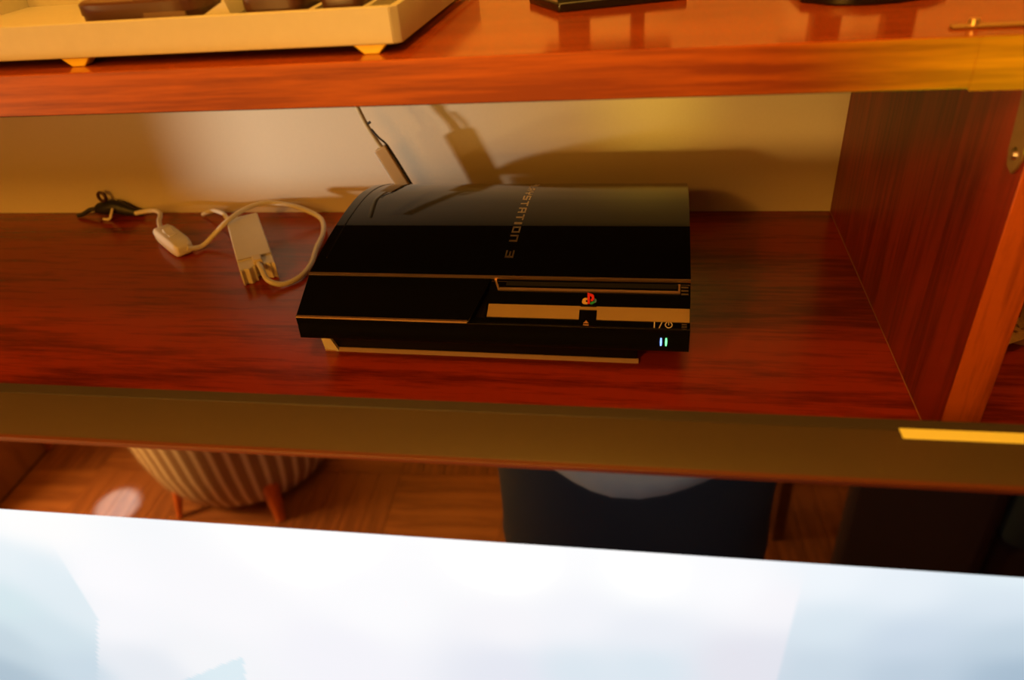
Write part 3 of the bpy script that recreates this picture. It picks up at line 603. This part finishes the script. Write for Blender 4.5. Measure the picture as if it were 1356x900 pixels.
bm = bmesh.new(); tube(bm, [(-24, 136, 1583), (0, 146, 1580), (24, 136, 1583)], [3, 6, 3], 8, 4); mesh_obj('mouth', bm, mat('lips', (0.4, 0.13, 0.1), 0.5), pe, smooth=True)
bm = bmesh.new(); ball(bm, (0, 42, 1668), 96, 32, 20, (.92, 1.1, .85))
for v in bm.verts:
    if v.co.y > 105: v.co.z = max(v.co.z, 1690-(v.co.y-105)*.1)
    v.co += Vector((noise.noise(v.co*.06), noise.noise(v.co*.06+Vector((9, 0, 0))), noise.noise(v.co*.06+Vector((0, 9, 0)))))*6
mesh_obj('hair', bm, HAIR, pe, smooth=True)
def folds(ring, amp, f, ph):
    return [(x+amp*math.cos(math.atan2(y, x)*f+ph+z*.02)*x/200, y+amp*math.sin(math.atan2(y, x)*f+ph+z*.03), z) for x, y, z in ring]
bm = bmesh.new()
loft(bm, [folds(ell(0, 5, z, rx, ry, 48, 2.6), 4, 7, z*.01) for z, rx, ry in ((400, 190, 112), (480, 192, 114), (560, 192, 118), (640, 191, 124), (720, 191, 130), (800, 190, 134), (880, 180, 136), (960, 170, 130), (1010, 160, 124))])
for s in (-1, 1): loft(bm, [folds(ell(s*98, 0, z, rx, ry, 28), 3, 5, z*.02) for z, rx, ry in ((410, 88, 104), (300, 84, 96), (180, 82, 92), (70, 80, 96), (30, 82, 100))])
mesh_obj('jeans', bm, JEAN, pe, smooth=True)
bm = bmesh.new(); R = []
for z, rx, ry in ((768, 196, 146), (800, 194, 148), (900, 186, 146), (1000, 176, 140), (1100, 172, 138), (1220, 185, 140), (1330, 195, 132), (1400, 175, 115), (1450, 110, 90), (1478, 74, 70)):
    ring = folds(ell(0, 10, z, rx, ry, 56, 2.4), 5 if z < 1300 else 1, 5, z*.01)
    if z < 850: ring = [(x, y, z+(abs(x)/196)**2.1*105*(1-(z-768)/100)) for x, y, z in ring]
    R.append(ring)
loft(bm, R, cap=False)
for s in (-1, 1): tube(bm, [(s*120, 0, 1400), (s*178, 2, 1375), (s*212, 18, 1290), (s*224, 38, 1210)], [70, 66, 56, 54], 20, 4)
sh = mesh_obj('shirt', bm, SHIRT, pe, smooth=True); sd = sh.modifiers.new('thick', 'SOLIDIFY'); sd.thickness = 0.0015
for s in (-1, 1):
    bm = bmesh.new(); loft(bm, [ell(s*108, 40+dy, z, rx, ry, 24, 2.4) for z, rx, ry, dy in ((0, 50, 140, 0), (18, 52, 142, 0), (45, 48, 130, -6), (75, 42, 75, -45), (100, 42, 50, -50))]); mesh_obj('shoe', bm, mat('black_shoe_leather', (0.01, 0.01, 0.01), 0.4), pe, smooth=True)
cm = thing('camera_body', 'black camera held by the photographer in front of the chest', 'camera', (PX, PY+165, FZ+1415))
mesh_obj('housing', obox(-62, 62, -22, 20, -42, 40), BODY, cm, bevel=6)
bm = bmesh.new(); bmesh.ops.create_cone(bm, cap_ends=True, segments=32, radius1=30, radius2=28, depth=16, matrix=Matrix.Translation((0, 26, -2)) @ Matrix.Rotation(-math.pi/2, 4, 'X')); mesh_obj('lens', bm, BODY, cm, smooth=True)
